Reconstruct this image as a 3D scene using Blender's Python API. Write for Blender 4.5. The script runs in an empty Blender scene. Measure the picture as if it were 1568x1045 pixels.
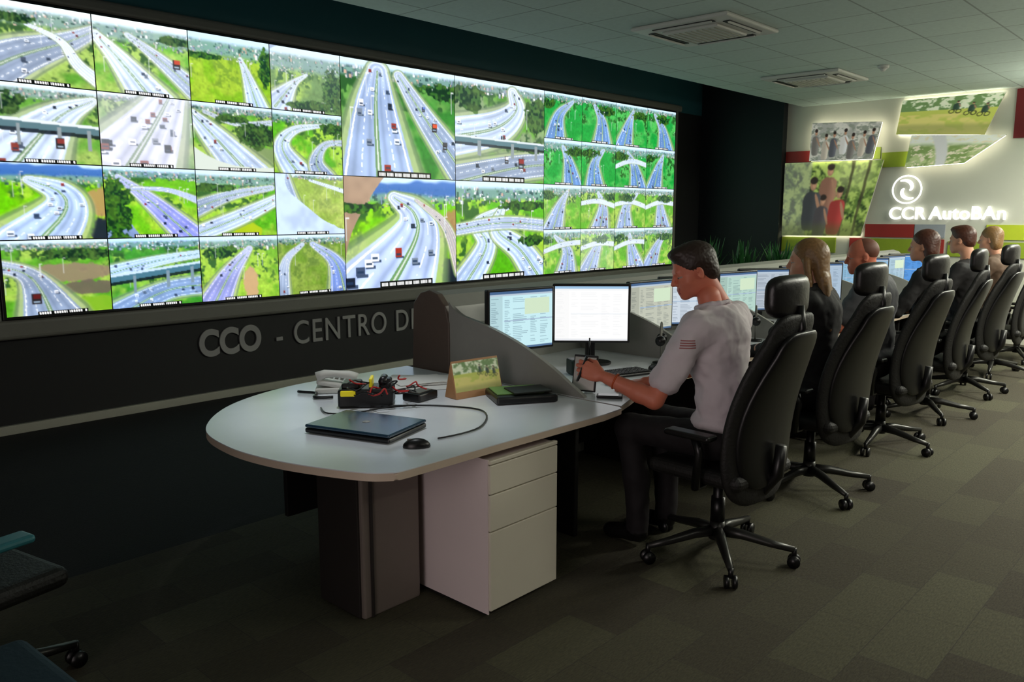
import bpy, bmesh, math, random
import numpy as np
from mathutils import Vector, Matrix, Euler
random.seed(7)
scene=bpy.context.scene
scene.view_settings.view_transform='Standard'
try: scene.view_settings.look='None'
except Exception: pass
COL=scene.collection
def lin(c):
    return tuple(((x/255.)/12.92 if x/255.<=.04045 else ((x/255.+.055)/1.055)**2.4) for x in c)
# ------------------------------------------------------------------ materials
MATS={}
def mat(name,rgb,rough=.5,metal=0.,var=.08,scale=20.,bump=0.,emit=0.,spec=.5,coat=0.):
    if name in MATS: return MATS[name]
    m=bpy.data.materials.new(name); m.use_nodes=True
    nt=m.node_tree; b=nt.nodes['Principled BSDF']
    c=lin(rgb)
    tc=nt.nodes.new('ShaderNodeTexCoord'); n=nt.nodes.new('ShaderNodeTexNoise')
    n.inputs['Scale'].default_value=scale; n.inputs['Detail'].default_value=4
    nt.links.new(tc.outputs['Object'],n.inputs['Vector'])
    mx=nt.nodes.new('ShaderNodeMix'); mx.data_type='RGBA'
    nt.links.new(n.outputs['Fac'],mx.inputs['Factor'])
    mx.inputs[6].default_value=(*[x*(1-var) for x in c],1); mx.inputs[7].default_value=(*[min(1,x*(1+var)) for x in c],1)
    nt.links.new(mx.outputs[2],b.inputs['Base Color'])
    b.inputs['Roughness'].default_value=rough; b.inputs['Metallic'].default_value=metal
    b.inputs['Specular IOR Level'].default_value=spec
    b.inputs['Coat Weight'].default_value=coat
    if bump>0:
        bp=nt.nodes.new('ShaderNodeBump'); bp.inputs['Strength'].default_value=bump; bp.inputs['Distance'].default_value=.01
        nt.links.new(n.outputs['Fac'],bp.inputs['Height']); nt.links.new(bp.outputs[0],b.inputs['Normal'])
    if emit>0:
        nt.links.new(mx.outputs[2],b.inputs['Emission Color']); b.inputs['Emission Strength'].default_value=emit
    MATS[name]=m; return m
def attr_mat(name,emit=1.,rough=.35,base=0.0):
    m=bpy.data.materials.new(name); m.use_nodes=True; nt=m.node_tree; b=nt.nodes['Principled BSDF']
    a=nt.nodes.new('ShaderNodeAttribute'); a.attribute_name='Col'
    if base>0:
        nt.links.new(a.outputs['Color'],b.inputs['Base Color'])
    else: b.inputs['Base Color'].default_value=(.01,.01,.01,1)
    nt.links.new(a.outputs['Color'],b.inputs['Emission Color']); b.inputs['Emission Strength'].default_value=emit
    b.inputs['Roughness'].default_value=rough
    MATS[name]=m; return m
def brick_mat(name,c1,c2,mort,w,h,ms,rough,off=0.,noise=.3,nscale=60,stretch=(1,1,1),bias=0.,bump=0.2):
    m=bpy.data.materials.new(name); m.use_nodes=True; nt=m.node_tree; b=nt.nodes['Principled BSDF']
    tc=nt.nodes.new('ShaderNodeTexCoord'); br=nt.nodes.new('ShaderNodeTexBrick')
    nt.links.new(tc.outputs['Object'],br.inputs['Vector'])
    br.offset=off; br.squash=1; br.inputs['Scale'].default_value=1; br.inputs['Brick Width'].default_value=w; br.inputs['Row Height'].default_value=h
    br.inputs['Mortar Size'].default_value=ms; br.inputs['Bias'].default_value=bias
    br.inputs['Color1'].default_value=(*lin(c1),1); br.inputs['Color2'].default_value=(*lin(c2),1); br.inputs['Mortar'].default_value=(*lin(mort),1)
    mp=nt.nodes.new('ShaderNodeMapping'); mp.inputs['Scale'].default_value=stretch
    nt.links.new(tc.outputs['Object'],mp.inputs['Vector'])
    n=nt.nodes.new('ShaderNodeTexNoise'); n.inputs['Scale'].default_value=nscale; n.inputs['Detail'].default_value=5
    nt.links.new(mp.outputs[0],n.inputs['Vector'])
    mr=nt.nodes.new('ShaderNodeMapRange'); mr.inputs[1].default_value=.3; mr.inputs[2].default_value=.7; mr.inputs[3].default_value=1-noise; mr.inputs[4].default_value=1+noise
    nt.links.new(n.outputs['Fac'],mr.inputs[0])
    vm=nt.nodes.new('ShaderNodeVectorMath'); vm.operation='SCALE'
    nt.links.new(br.outputs['Color'],vm.inputs[0]); nt.links.new(mr.outputs[0],vm.inputs['Scale'])
    nt.links.new(vm.outputs[0],b.inputs['Base Color']); b.inputs['Roughness'].default_value=rough
    bp=nt.nodes.new('ShaderNodeBump'); bp.inputs['Strength'].default_value=bump; bp.inputs['Distance'].default_value=.01
    nt.links.new(n.outputs['Fac'],bp.inputs['Height']); nt.links.new(bp.outputs[0],b.inputs['Normal'])
    MATS[name]=m; return m
# ------------------------------------------------------------------ mesh builder
class MB:
    def __init__(s): s.bm=bmesh.new(); s.mats=[]
    def mi(s,m):
        if m not in s.mats: s.mats.append(m)
        return s.mats.index(m)
    def add(s,t,m,M=None,smooth=True):
        i=s.mi(m)
        if M is not None: bmesh.ops.transform(t,matrix=M,verts=t.verts)
        bmesh.ops.recalc_face_normals(t,faces=t.faces)
        for f in t.faces: f.material_index=i; f.smooth=smooth
        me=bpy.data.meshes.new('t'); t.to_mesh(me); t.free(); s.bm.from_mesh(me); bpy.data.meshes.remove(me)
    def box(s,c,size,m,rz=0,rot=None,bev=.004,seg=2):
        t=bmesh.new(); bmesh.ops.create_cube(t,size=1)
        bmesh.ops.scale(t,vec=size,verts=t.verts)
        if bev>0: bmesh.ops.bevel(t,geom=t.edges[:],offset=min(bev,min(size)*.49),segments=seg,affect='EDGES',profile=.5)
        R=rot.to_4x4() if rot is not None else Matrix.Rotation(rz,4,'Z')
        s.add(t,m,Matrix.Translation(c)@R,smooth=False)
    def cyl(s,p0,p1,r0,r1,m,seg=20):
        p0=Vector(p0);p1=Vector(p1);d=p1-p0
        t=bmesh.new(); bmesh.ops.create_cone(t,cap_ends=True,segments=seg,radius1=r0,radius2=r1,depth=d.length)
        q=d.to_track_quat('Z','Y').to_matrix().to_4x4()
        s.add(t,m,Matrix.Translation((p0+p1)/2)@q)
    def sph(s,c,r,m,rot=None,seg=20):
        t=bmesh.new(); bmesh.ops.create_uvsphere(t,u_segments=seg,v_segments=seg//2,radius=1)
        r=(r,r,r) if isinstance(r,(int,float)) else r
        bmesh.ops.scale(t,vec=r,verts=t.verts)
        s.add(t,m,Matrix.Translation(c)@(rot.to_4x4() if rot is not None else Matrix()))
    def prism(s,poly,lo,hi,m,M=None,bev=0.,smooth=False):
        t=bmesh.new(); a=[t.verts.new((x,y,lo)) for x,y in poly]; b=[t.verts.new((x,y,hi)) for x,y in poly]
        t.faces.new(a[::-1]); t.faces.new(b); n=len(poly)
        for i in range(n): t.faces.new((a[i],a[(i+1)%n],b[(i+1)%n],b[i]))
        if bev>0:
            es=[e for e in t.edges if abs(e.verts[0].co.z-e.verts[1].co.z)<1e-6]
            bmesh.ops.bevel(t,geom=es,offset=bev,segments=3,affect='EDGES',profile=.5)
        s.add(t,m,M,smooth)
    def tube(s,pts,r,m,seg=8):
        pts=[Vector(p) for p in pts]; rings=[]
        for i,p in enumerate(pts):
            d=(pts[min(i+1,len(pts)-1)]-pts[max(i-1,0)]).normalized()
            u=d.orthogonal().normalized() if i==0 else (u-d*u.dot(d)).normalized()
            v=d.cross(u); rr=r[i] if isinstance(r,(list,tuple)) else r
            rings.append([p+u*math.cos(k*2*math.pi/seg)*rr+v*math.sin(k*2*math.pi/seg)*rr for k in range(seg)])
        s.loft(rings,m)
    def loft(s,rings,m,M=None,smooth=True):
        t=bmesh.new(); R=[[t.verts.new(p) for p in r] for r in rings]; n=len(R[0])
        for a,b in zip(R,R[1:]):
            for k in range(n): t.faces.new((a[k],a[(k+1)%n],b[(k+1)%n],b[k]))
        t.faces.new(R[0][::-1]); t.faces.new(R[-1])
        s.add(t,m,M,smooth)
    def pad(s,cx,z0,z1,w,th,yf,curve,m,M=None,n=18,e=5,wf=None):
        rings=[]
        for i in range(n+1):
            q=-1+2*i/n; q=math.sin(q*math.pi/2)*.999
            z=(z0+z1)/2+q*(z1-z0)/2; k=(1-abs(q)**e)**(1/2.5)
            ww=w*(wf((q+1)/2) if wf else 1)*(.35+.65*k)
            t2=th*(.15+.85*k); r=[]
            for j in range(28):
                a=j*2*math.pi/28; ca,sa=math.cos(a),math.sin(a)
                x=ww*math.copysign(abs(ca)**.6,ca); y=t2*math.copysign(abs(sa)**.7,sa)
                r.append((cx+x,yf((q+1)/2)+y+curve*x*x,z))
            rings.append(r)
        s.loft(rings,m,M)
    def obj(s,name,loc=(0,0,0),rz=0,parent=None,autosmooth=True):
        me=bpy.data.meshes.new(name); s.bm.to_mesh(me); s.bm.free()
        for m in s.mats: me.materials.append(m)
        o=bpy.data.objects.new(name,me); COL.objects.link(o); o.location=loc; o.rotation_euler=(0,0,rz)
        if parent: o.parent=parent
        return o
def empty(name,loc=(0,0,0),rz=0):
    o=bpy.data.objects.new(name,None); COL.objects.link(o); o.location=loc; o.rotation_euler=(0,0,rz); o.empty_display_size=.2; return o
# ------------------------------------------------------------------ SDF body mesher
def C(a,b,r1,r2,m,k=.03,flat=None): return dict(t='c',a=np.array(a,float),b=np.array(b,float),r1=r1,r2=r2,m=m,k=k)
def E(c,r,m,k=.03,R=None,neg=False): return dict(t='e',c=np.array(c,float),r=np.array(r,float),m=m,k=k,R=R,neg=neg)
def pd(p,P):
    if p['t']=='c':
        ab=p['b']-p['a']; L=max(ab@ab,1e-12)
        t=np.clip(((P-p['a'])@ab)/L,0,1)
        d=np.linalg.norm(P-p['a']-t[...,None]*ab,axis=-1)
        return d-(p['r1']+(p['r2']-p['r1'])*t)
    q=P-p['c']
    if p['R'] is not None: q=q@np.array(p['R'])
    k0=np.linalg.norm(q/p['r'],axis=-1); k1=np.linalg.norm(q/(p['r']**2),axis=-1)+1e-9
    return k0*(k0-1)/k1
def bb(p):
    if p['t']=='c':
        r=max(p['r1'],p['r2']); return np.minimum(p['a'],p['b'])-r,np.maximum(p['a'],p['b'])+r
    r=p['r'].max() if p['R'] is not None else p['r']
    return p['c']-r,p['c']+r
def sdf_mesh(name,prims,h,mats,parent=None,M=None,wrinkle=0):
    los,his=zip(*[bb(p) for p in prims if not p.get('neg')])
    lo=np.min(los,0)-3*h; hi=np.max(his,0)+3*h
    n=np.ceil((hi-lo)/h).astype(int)+1
    F=np.full(n,.25)
    ax=[lo[i]+h*np.arange(n[i]) for i in range(3)]
    for p in prims:
        a,b=bb(p); mg=p['k']+3*h
        i0=np.maximum(0,np.floor((a-mg-lo)/h).astype(int)); i1=np.minimum(n,np.ceil((b+mg-lo)/h).astype(int)+1)
        if (i1<=i0).any(): continue
        G=np.stack(np.meshgrid(*[ax[j][i0[j]:i1[j]] for j in range(3)],indexing='ij'),-1)
        d=pd(p,G); S=(slice(i0[0],i1[0]),slice(i0[1],i1[1]),slice(i0[2],i1[2])); f=F[S]; k=p['k']
        if p.get('neg'):
            d=-d; hh=np.maximum(k-np.abs(f-d),0)/k; F[S]=np.maximum(f,d)+hh*hh*k/4
        else:
            hh=np.maximum(k-np.abs(f-d),0)/k; F[S]=np.minimum(f,d)-hh*hh*k/4
    s=F<0
    cnt=sum(s[i:n[0]-1+i,j:n[1]-1+j,k:n[2]-1+k].astype(int) for i in(0,1) for j in(0,1) for k in(0,1))
    act=(cnt>0)&(cnt<8); idx=-np.ones(act.shape,int); cells=np.argwhere(act); idx[act]=np.arange(len(cells))
    acc=np.zeros((len(cells),3)); w=np.zeros(len(cells))
    cor=[(i,j,k) for i in(0,1) for j in(0,1) for k in(0,1)]
    for a in cor:
        for ax_ in range(3):
            if a[ax_]==1: continue
            b=list(a); b[ax_]=1; A=np.array(a);B=np.array(b)
            fa=F[tuple((cells+A).T)]; fb=F[tuple((cells+B).T)]
            m=(fa<0)!=(fb<0); t=np.where(m,fa/(fa-fb+1e-12),0)
            acc+=m[:,None]*(A+t[:,None]*(B-A)); w+=m
    V=lo+h*(cells+acc/np.maximum(w,1)[:,None]); faces=[]
    for ax_ in range(3):
        o=[q for q in range(3) if q!=ax_]
        sl0=[slice(None)]*3; sl1=[slice(None)]*3; sl0[ax_]=slice(0,-1); sl1[ax_]=slice(1,None)
        ch=np.argwhere(s[tuple(sl0)]!=s[tuple(sl1)])
        ch=ch[(ch[:,o[0]]>0)&(ch[:,o[1]]>0)]
        e0=np.eye(3,dtype=int)[o[0]];e1=np.eye(3,dtype=int)[o[1]]
        q=np.stack([idx[tuple((ch-e0-e1).T)],idx[tuple((ch-e1).T)],idx[tuple(ch.T)],idx[tuple((ch-e0).T)]],1)
        ins=s[tuple(ch.T)]
        if ax_==1: ins=~ins
        q=np.where(ins[:,None],q,q[:,::-1]); faces.append(q)
    Fc=np.concatenate(faces)
    me=bpy.data.meshes.new(name); me.from_pydata(V.tolist(),[],Fc.tolist())
    cen=V[Fc].mean(1)
    D=np.stack([pd(p,cen) if not p.get('neg') else np.full(len(cen),9.) for p in prims],1)
    mi=np.array([p['m'] for p in prims])[D.argmin(1)]
    for m in mats: me.materials.append(m)
    me.polygons.foreach_set('material_index',mi.astype(np.int32)); me.polygons.foreach_set('use_smooth',np.ones(len(mi),bool))
    me.update()
    ob=bpy.data.objects.new(name,me); COL.objects.link(ob)
    sm_=ob.modifiers.new('smooth','SMOOTH'); sm_.factor=.5; sm_.iterations=3
    if wrinkle:
        for sc,st in ((.11,wrinkle),(.045,wrinkle*.45)):
            t=bpy.data.textures.new('folds','CLOUDS'); t.noise_scale=sc; t.noise_depth=1
            dm=ob.modifiers.new('folds','DISPLACE'); dm.texture=t; dm.strength=st; dm.mid_level=.42
    if parent: ob.parent=parent
    if M is not None: ob.matrix_local=M
    return ob
def frame(o,fwd,up):
    f=Vector(fwd).normalized(); u=Vector(up); l=u.cross(f).normalized(); u=f.cross(l)
    M=Matrix((f,l,u)).transposed().to_4x4(); M.translation=o; return M

# ------------------------------------------------------------------ camera
cam=bpy.data.cameras.new('camera'); co=bpy.data.objects.new('camera',cam); COL.objects.link(co)
cam.sensor_width=36; cam.lens=36*1250/1568.; cam.clip_start=.05
co.location=(0,0,1.65)
co.rotation_euler=(math.radians(90-8.8),0,math.radians(42.9-90)); scene.camera=co

# ------------------------------------------------------------------ room
M_carpet=brick_mat('carpet_tiles',(52,47,33),(70,69,49),(47,44,33),.5,.25,.002,.95,off=.5,noise=.32,nscale=38,stretch=(1,4,1),bias=-.1,bump=.5)
M_carpet_shade=brick_mat('carpet_painted_shade',(12,12,14),(15,15,15),(12,12,12),.5,.25,.002,.95,off=.5,noise=.3,nscale=38,stretch=(1,4,1),bump=.4)  # near-black carpet copy: the gloom before the video wall put into its colour
M_ceil=brick_mat('ceiling_tiles',(190,206,198),(184,200,193),(146,156,150),.625,.625,.008,.8,noise=.04,nscale=30,bump=.05)
M_teal=mat('dark_teal_paint',(24,84,92),.6,var=.1,scale=3)
M_black=mat('black_wall_panel',(8,9,11),.6,var=.2,scale=2)
M_navy=mat('navy_wall_panel',(7,15,21),.55,var=.15,scale=2)
M_wallw=mat('offwhite_wall_paint',(194,194,182),.6,var=.03,scale=4)
M_grey=mat('grey_frame',(112,112,104),.5,var=.05)
M_skirt=mat('grey_skirting',(160,160,146),.5,var=.04)
def slab(name,lo,hi,m,bev=0):
    b=MB(); b.box([(a+c)/2 for a,c in zip(lo,hi)],[c-a for a,c in zip(lo,hi)],m,bev=bev); return b.obj(name)
b=MB(); b.box((4.75,.65,-.05),(14.7,6.5,.1),M_carpet,bev=0); b.box((4.75,5.45,-.05),(14.7,3.1,.1),M_carpet_shade,bev=0); b.obj('floor')
slab('ceiling',(-2.6,-2.6,3.22),(12.1,5.3,3.32),M_ceil)
slab('ceiling_recess',(-2.6,5.3,3.75),(12.1,7.0,3.85),M_teal)
slab('trim_bulkhead',(-2.6,5.24,3.32),(12.1,5.3,3.85),M_teal)
b=MB()
b.box((4.8,6.95,1.6),(14.8,.1,3.2),M_black,bev=0); b.box((4.8,6.95,3.525),(14.8,.1,.65),M_teal,bev=0)
b.obj('wall_north')
slab('wall_east',(12.0,-2.6,0),(12.1,5.53,3.85),M_wallw)
slab('wall_east_return',(11.86,5.53,0),(12.1,6.9,3.85),M_navy)
slab('wall_south',(-2.6,-2.7,0),(12.1,-2.6,3.32),M_black)
slab('baseboard_north',(-2.5,6.86,0),(11.86,6.9,.07),M_skirt,bev=.004)
b=MB()
for lo,hi in (((-2.7,-2.6,0),(-2.6,-1.2,3.85)),((-2.7,2.4,0),(-2.6,7.0,3.85)),((-2.7,-1.2,2.3),(-2.6,2.4,3.85)),((-2.7,-1.2,0),(-2.6,2.4,.2))):
    b.box([(a+c)/2 for a,c in zip(lo,hi)],[c-a for a,c in zip(lo,hi)],M_black,bev=0)
b.obj('wall_west')
b=MB(); M_fillpane=mat('added_glow_pane',(255,232,232),.5,var=.02,emit=1.0)  # glowing pane added out of view to light the cabinet's west side
b.box((-2.67,.6,1.25),(.02,3.6,2.1),M_fillpane,bev=0)
for y in (-1.2,0,1.2,2.4): b.box((-2.62,y,1.25),(.08,.06,2.14),M_grey)
for z in (.2,2.3): b.box((-2.62,.6,z),(.08,3.66,.06),M_grey)
o=b.obj('unseen_fill_panel_1')
L=bpy.data.lights.new('added_fill_light','AREA'); L.shape='RECTANGLE'; L.size=3.4; L.size_y=1.9; L.energy=42; L.color=(1,.89,.88)  # fill lamp added in front of the glowing pane
lo_=bpy.data.objects.new('added_fill_light',L); COL.objects.link(lo_); lo_.parent=o; lo_.location=(-2.56,.6,1.25); lo_.rotation_euler=(0,-math.pi/2,0)

# ------------------------------------------------------------------ painted feeds
def vn(W,H,nx,ny,rng):
    g=rng.random((ny+2,nx+2)); x=np.linspace(0,nx,W);y=np.linspace(0,ny,H)
    xi=x.astype(int);yi=y.astype(int);fx=x-xi;fy=y-yi; fx=fx*fx*(3-2*fx);fy=fy*fy*(3-2*fy)
    a=g[np.ix_(yi,xi)];b_=g[np.ix_(yi,xi+1)];c=g[np.ix_(yi+1,xi)];d=g[np.ix_(yi+1,xi+1)]
    return (a*(1-fx)+b_*fx)*(1-fy)[:,None]+(c*(1-fx)+d*fx)*fy[:,None]
def fbm(W,H,n,rng): return .45*vn(W,H,n,int(n*.75)+1,rng)+.3*vn(W,H,n*2,int(n*1.5)+1,rng)+.25*vn(W,H,n*4,n*3,rng)
def blur(img,r):
    k=np.exp(-np.arange(-3,4)**2/(2*r*r)); k/=k.sum()
    for ax in (0,1):
        p=np.pad(img,[(3,3) if a==ax else (0,0) for a in range(3)],mode='edge'); n=img.shape[ax]
        img=sum(k[i]*np.take(p,range(i,i+n),axis=ax) for i in range(7))
    return img
def put(img,m,c,a=1.):
    m=np.clip(m,0,1)[...,None]*a; img[:]=img*(1-m)+np.array(c)*m
def sm(e0,e1,x): t=np.clip((x-e0)/(e1-e0),0,1); return t*t*(3-2*t)
def spline(P,n=9):
    P=[np.array(p,float) for p in P]; P=[2*P[0]-P[1]]+P+[2*P[-1]-P[-2]]; out=[]
    for i in range(1,len(P)-2):
        p0,p1,p2,p3=P[i-1:i+3]
        for t in np.linspace(0,1,n,endpoint=False): out.append(.5*((2*p1)+(-p0+p2)*t+(2*p0-5*p1+4*p2-p3)*t*t+(-p0+3*p1-3*p2+p3)*t**3))
    out.append(P[-2]); return np.array(out)
GR=(.28,.58,.10); GY=(.54,.70,.22); DK=(.03,.12,.06); RD=(.54,.64,.84); RW=(.76,.85,1.); RL=(.58,.60,.88); RG=(.52,.60,.74); WH=(1.,1.,1.)
def feed(W,H,seed,hz=.18,ground=GR,ground2=GY,roads=(),trees=(),over=None,gain=1.,haze=0.,hill=0,truck=(),label=True,patch=(),sat=.85,tint=(1,1,1),dens=1.):
    rng=np.random.default_rng(seed); y,x=np.mgrid[0:H,0:W]; x=(x+.5)/W;y=(y+.5)/H
    img=np.zeros((H,W,3)); n1=fbm(W,H,4,rng); n2=fbm(W,H,14,rng); n3=vn(W,H,46,34,rng)
    g=sm(.38,.62,n1)[...,None]; img[:]=np.array(ground)*(1-g)+np.array(ground2)*g
    img*=(.76+.3*n2+.16*n3)[...,None]
    dn=sm(.60,.46,n2+.25*(y-hz)); put(img,dn*sm(.42,.6,n1+.35*(hz+.25-y)),(.10,.24,.10),.9*dens)
    put(img,sm(hz*1.3,hz*.9,y),(.42,.56,.54),.9)
    for i in range(150):
        cx=rng.random(); cy=hz*(.25+1.1*rng.random()); w=.004+.012*rng.random(); h_=.005+.03*rng.random()*(1 if rng.random()>.85 else .4)
        cc=[(.96,.96,.96),(.75,.74,.74),(.80,.62,.52),(.28,.42,.34),(.14,.28,.2),(.12,.22,.2),(.5,.56,.66)][rng.integers(7)]
        put(img,(np.abs(x-cx)<w)&(np.abs(y-cy)<h_),cc,.85); put(img,(np.abs(x-cx-w)<w*.4)&(np.abs(y-cy)<h_),(.25,.3,.35),.6)
    put(img,sm(hz*.45+.05*n1,hz*.22,y),(.80,.90,1.))
    if hill: put(img,sm(hz*.85,hz*.6,y+.08*(n1-.5))*sm(hz*.05,hz*.25,y+.12*(n1-.5)),(.20,.34,.60),.92)
    for (px,py,pw,ph,pc) in patch:
        d=((x-px)/pw)**2+((y-py)/ph)**2+(n2-.5)*1.2; put(img,sm(1.15,.75,d),np.array(pc),.92)
    for rd in roads:
        pts,colr=rd[0],np.array(rd[1]); A=spline(pts); best=np.full((H,W),9.); Q=np.zeros((H,W)); S=np.zeros((H,W)); WW=np.ones((H,W))
        n=len(A)-1
        for i in range(n):
            a,b_=A[i],A[i+1]; dx,dy=b_[0]-a[0],b_[1]-a[1]; L2=dx*dx+dy*dy+1e-9
            t=((x-a[0])*dx+(y-a[1])*dy)/L2; tc=np.clip(t,0,1); ex=x-a[0]-tc*dx; ey=y-a[1]-tc*dy
            w=np.maximum(a[2]+(b_[2]-a[2])*tc,.004); d=np.hypot(ex,ey)/w; m=d<best
            sg=np.sign((x-a[0])*dy-(y-a[1])*dx); best=np.where(m,d,best); Q=np.where(m,d*sg,Q); S=np.where(m,(i+tc)/n,S); WW=np.where(m,w,WW)
        aq=np.abs(Q); far=sm(.3,.06,WW)
        put(img,sm(.74,.60,aq),(.64,.70,.50),.8); put(img,sm(.05,.02,np.abs(aq-.64)),(.2,.3,.2),.45)
        on=sm(.53,.5,aq); put(img,on,colr); put(img,on*sm(.35,.75,n1),colr*.82,.8); put(img,on*far,(.92,.95,1.),.5)
        for l in (-.36,-.13,.13,.36): put(img,on*np.exp(-((Q-l)/.04)**2),(.32,.38,.50),.35)
        for l in (-.46,.46): put(img,(np.abs(Q-l)<.014),(1,1,.97),.85)
        if len(rd)<3: put(img,(aq<.045),(.34,.48,.28),.9); put(img,(aq<.012),(.88,.9,.88),.8)
        for l in (-.25,.25): put(img,(np.abs(Q-l)<.011)&((S*22)%1<.5)&(best<.5),(1,1,1),.75)
        nc=int(7+26*A[:,2].mean()) if len(rd)<4 else rd[3]
        for c in range(nc):
            k=rng.random()*.999*n; i=int(k); p=A[i]+(A[i+1]-A[i])*(k-i); d=A[i+1]-A[i]; nn=np.array([d[1],-d[0]])/(np.hypot(d[0],d[1])+1e-9)
            l=rng.choice([-.37,-.14,.14,.37]); xx=p[0]+nn[0]*l*p[2]; yy=p[1]+nn[1]*l*p[2]; cs=max(.045*p[2]+.003,.0055)
            big=2.0 if rng.random()>.82 else 1; cc=[(1,1,1),(.93,.95,.98),(.06,.08,.12),(.2,.24,.32),(.97,.97,1),(.5,.14,.1),(.4,.44,.5)][rng.integers(7)]
            put(img,(np.abs(x-xx-cs*.4)<cs*1.2)&(np.abs(y-yy-cs*1.0)<cs*.4),(.08,.12,.18),.8)
            put(img,(np.abs(x-xx)<cs)&(y<yy+cs)&(y>yy-cs*big),cc,.97); put(img,(np.abs(x-xx)<cs*.7)&(np.abs(y-yy-cs*.1)<cs*.3),(.12,.17,.25),.9)
    for (tx,ty,rx,ry) in trees:
        d=((x-tx)/rx)**2+((y-ty)/ry)**2+(n2-.5)*2.2; m=sm(1.1,.85,d)
        put(img,m,DK); put(img,m*sm(.5,.7,n3),(.18,.36,.11),.8); put(img,m*sm(.6,.3,n2),(.3,.44,.13),.5)
    for i in range(4):
        cx=rng.random(); y0=.3+.5*rng.random(); put(img,(np.abs(x-cx)<.004)&(y<y0)&(y>y0-.2),(.8,.82,.83),.7); put(img,(np.abs(x-cx-.012)<.014)&(np.abs(y-y0+.2)<.006),(.9,.9,.9),.8)
    if over:
        oy,th,sl=over; yy=y-oy-sl*(x-.5)
        put(img,(np.abs(yy)<th),(.24,.38,.42)); put(img,(yy<-th*.5)&(yy>-th*1.2),(.80,.84,.86)); put(img,(yy>th)&(yy<th*1.9),(.03,.06,.09),.9)
        for px in (.25,.62,.9): put(img,(np.abs(x-px)<.018)&(yy>0)&(yy<th*5),(.45,.5,.52))
    for (tx,ty,s_,cc) in truck:
        put(img,(np.abs(x-tx)<s_*.7)&(np.abs(y-ty)<s_*1.2),(.12,.10,.11)); put(img,(np.abs(x-tx-.005)<s_*.6)&(y<ty)&(y>ty-s_*1.1),cc); put(img,(np.abs(x-tx)<s_*.45)&(np.abs(y-ty-s_*.6)<s_*.2),(.5,.6,.7))
    sat=sat*1.28
    lum=img.mean(-1,keepdims=True); img=np.clip((lum+(img-lum)*sat),0,1.2)*np.array(tint)
    hz_=(.07+.45*haze)*(1-.6*y)[...,None]; img=img*(1-hz_)+np.array((.84,.93,1.))*hz_
    img=img*gain; img=img*(1-haze*.6)+haze*.6
    img=(img-.5)*1.08+.5
    img=blur(np.clip(img,0,1.15),.6)
    if label:
        put(img,(np.abs(x-.52)<.24)&(y>.945),(.02,.03,.03))
        put(img,(np.abs(x-.52)<.225)&(y>.96)&(y<.988)&(((x*W).astype(int)%3)<2)&((x*W).astype(int)%19<16),(1,1,1))
    return np.clip(img,0,1.)
Wc,Hc_=132,99
x0=1.84; cw=.758; ch=.568; zb=.895
feeds=[]
def fd(c,r,cs,rs,**k): feeds.append((c,r,cs,rs,k))
fd(0,0,1,1,hz=.24,sat=.6,gain=1.08,roads=[([(-.1,1.0,.55),(.3,.68,.42),(.75,.42,.24),(1.05,.2,.12)],RG),([(1.1,.95,.16),(.85,.7,.12),(.7,.42,.07),(.4,.26,.04)],RW,1)],trees=[(.3,.2,.22,.06)])
fd(1,0,1,1,hz=.26,sat=.65,gain=1.1,haze=.06,roads=[([(.02,.25,.1),(.25,.55,.22),(.6,1.1,.45)],RW),([(.35,.2,.06),(.7,.5,.16),(1.15,.95,.28)],RG)],truck=[(.86,.52,.055,(.7,.15,.08))],trees=[(.85,.2,.2,.06)],patch=[(.42,.9,.1,.08,WH)])
fd(2,0,1,1,hz=.27,sat=1.,ground=(.42,.60,.14),ground2=(.52,.64,.2),dens=.3,roads=[([(.62,.3,.05),(.70,.55,.12),(.84,1.1,.30)],RW)],trees=[(.95,.4,.1,.3),(.15,.33,.25,.05)],haze=.05)
fd(3,0,1,1,hz=.32,sat=.75,ground=(.3,.45,.2),roads=[([(.5,.4,.04),(.3,.58,.12),(.05,.95,.4)],RW),([(.7,.9,.12),(1.1,.75,.1)],RG,1)],trees=[(.88,.62,.16,.36),(.55,.9,.3,.1)],haze=.18)
fd(4,0,2,2,hz=.13,sat=.85,ground=(.14,.40,.12),ground2=(.32,.52,.22),roads=[([(.30,.08,.16),(.28,.45,.36),(.30,1.15,.66)],(.62,.71,.88)),([(.48,.09,.08),(.72,.45,.18),(1.12,.98,.30)],RG)],trees=[(.88,.2,.2,.08)],truck=[(.80,.52,.034,(.75,.25,.15)),(.70,.36,.02,(.3,.4,.7)),(.9,.68,.03,(.2,.2,.22))],patch=[(.42,.94,.08,.08,WH)],gain=1.03)
fd(6,0,2,2,hz=.1,sat=.7,ground2=(.42,.52,.32),haze=.08,roads=[([(.62,.08,.10),(.66,.26,.20),(.42,.46,.32),(-.1,.60,.36)],RW),([(1.1,.78,.24),(.6,.86,.26),(-.1,1.05,.34)],RG)],trees=[(.12,.2,.2,.12),(.92,.3,.16,.18),(.85,.62,.2,.06)],over=(.60,.03,.02),truck=[(.72,.80,.045,(.5,.1,.1)),(.55,.77,.03,(.9,.9,.95))])
fd(0,1,1,1,hz=.16,sat=.6,roads=[([(.95,.15,.1),(.6,.42,.35),(.15,1.1,.85)],RW)],trees=[(.1,.25,.22,.16)],over=(.52,.055,.06),truck=[(.62,.74,.06,(.5,.12,.1))],gain=1.05)
fd(1,1,1,1,hz=.08,sat=.5,roads=[([(.75,.0,.35),(.55,.45,.62),(.2,1.15,1.05)],(.84,.88,.98))],haze=.36,tint=(1.,.98,1.05))
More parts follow.
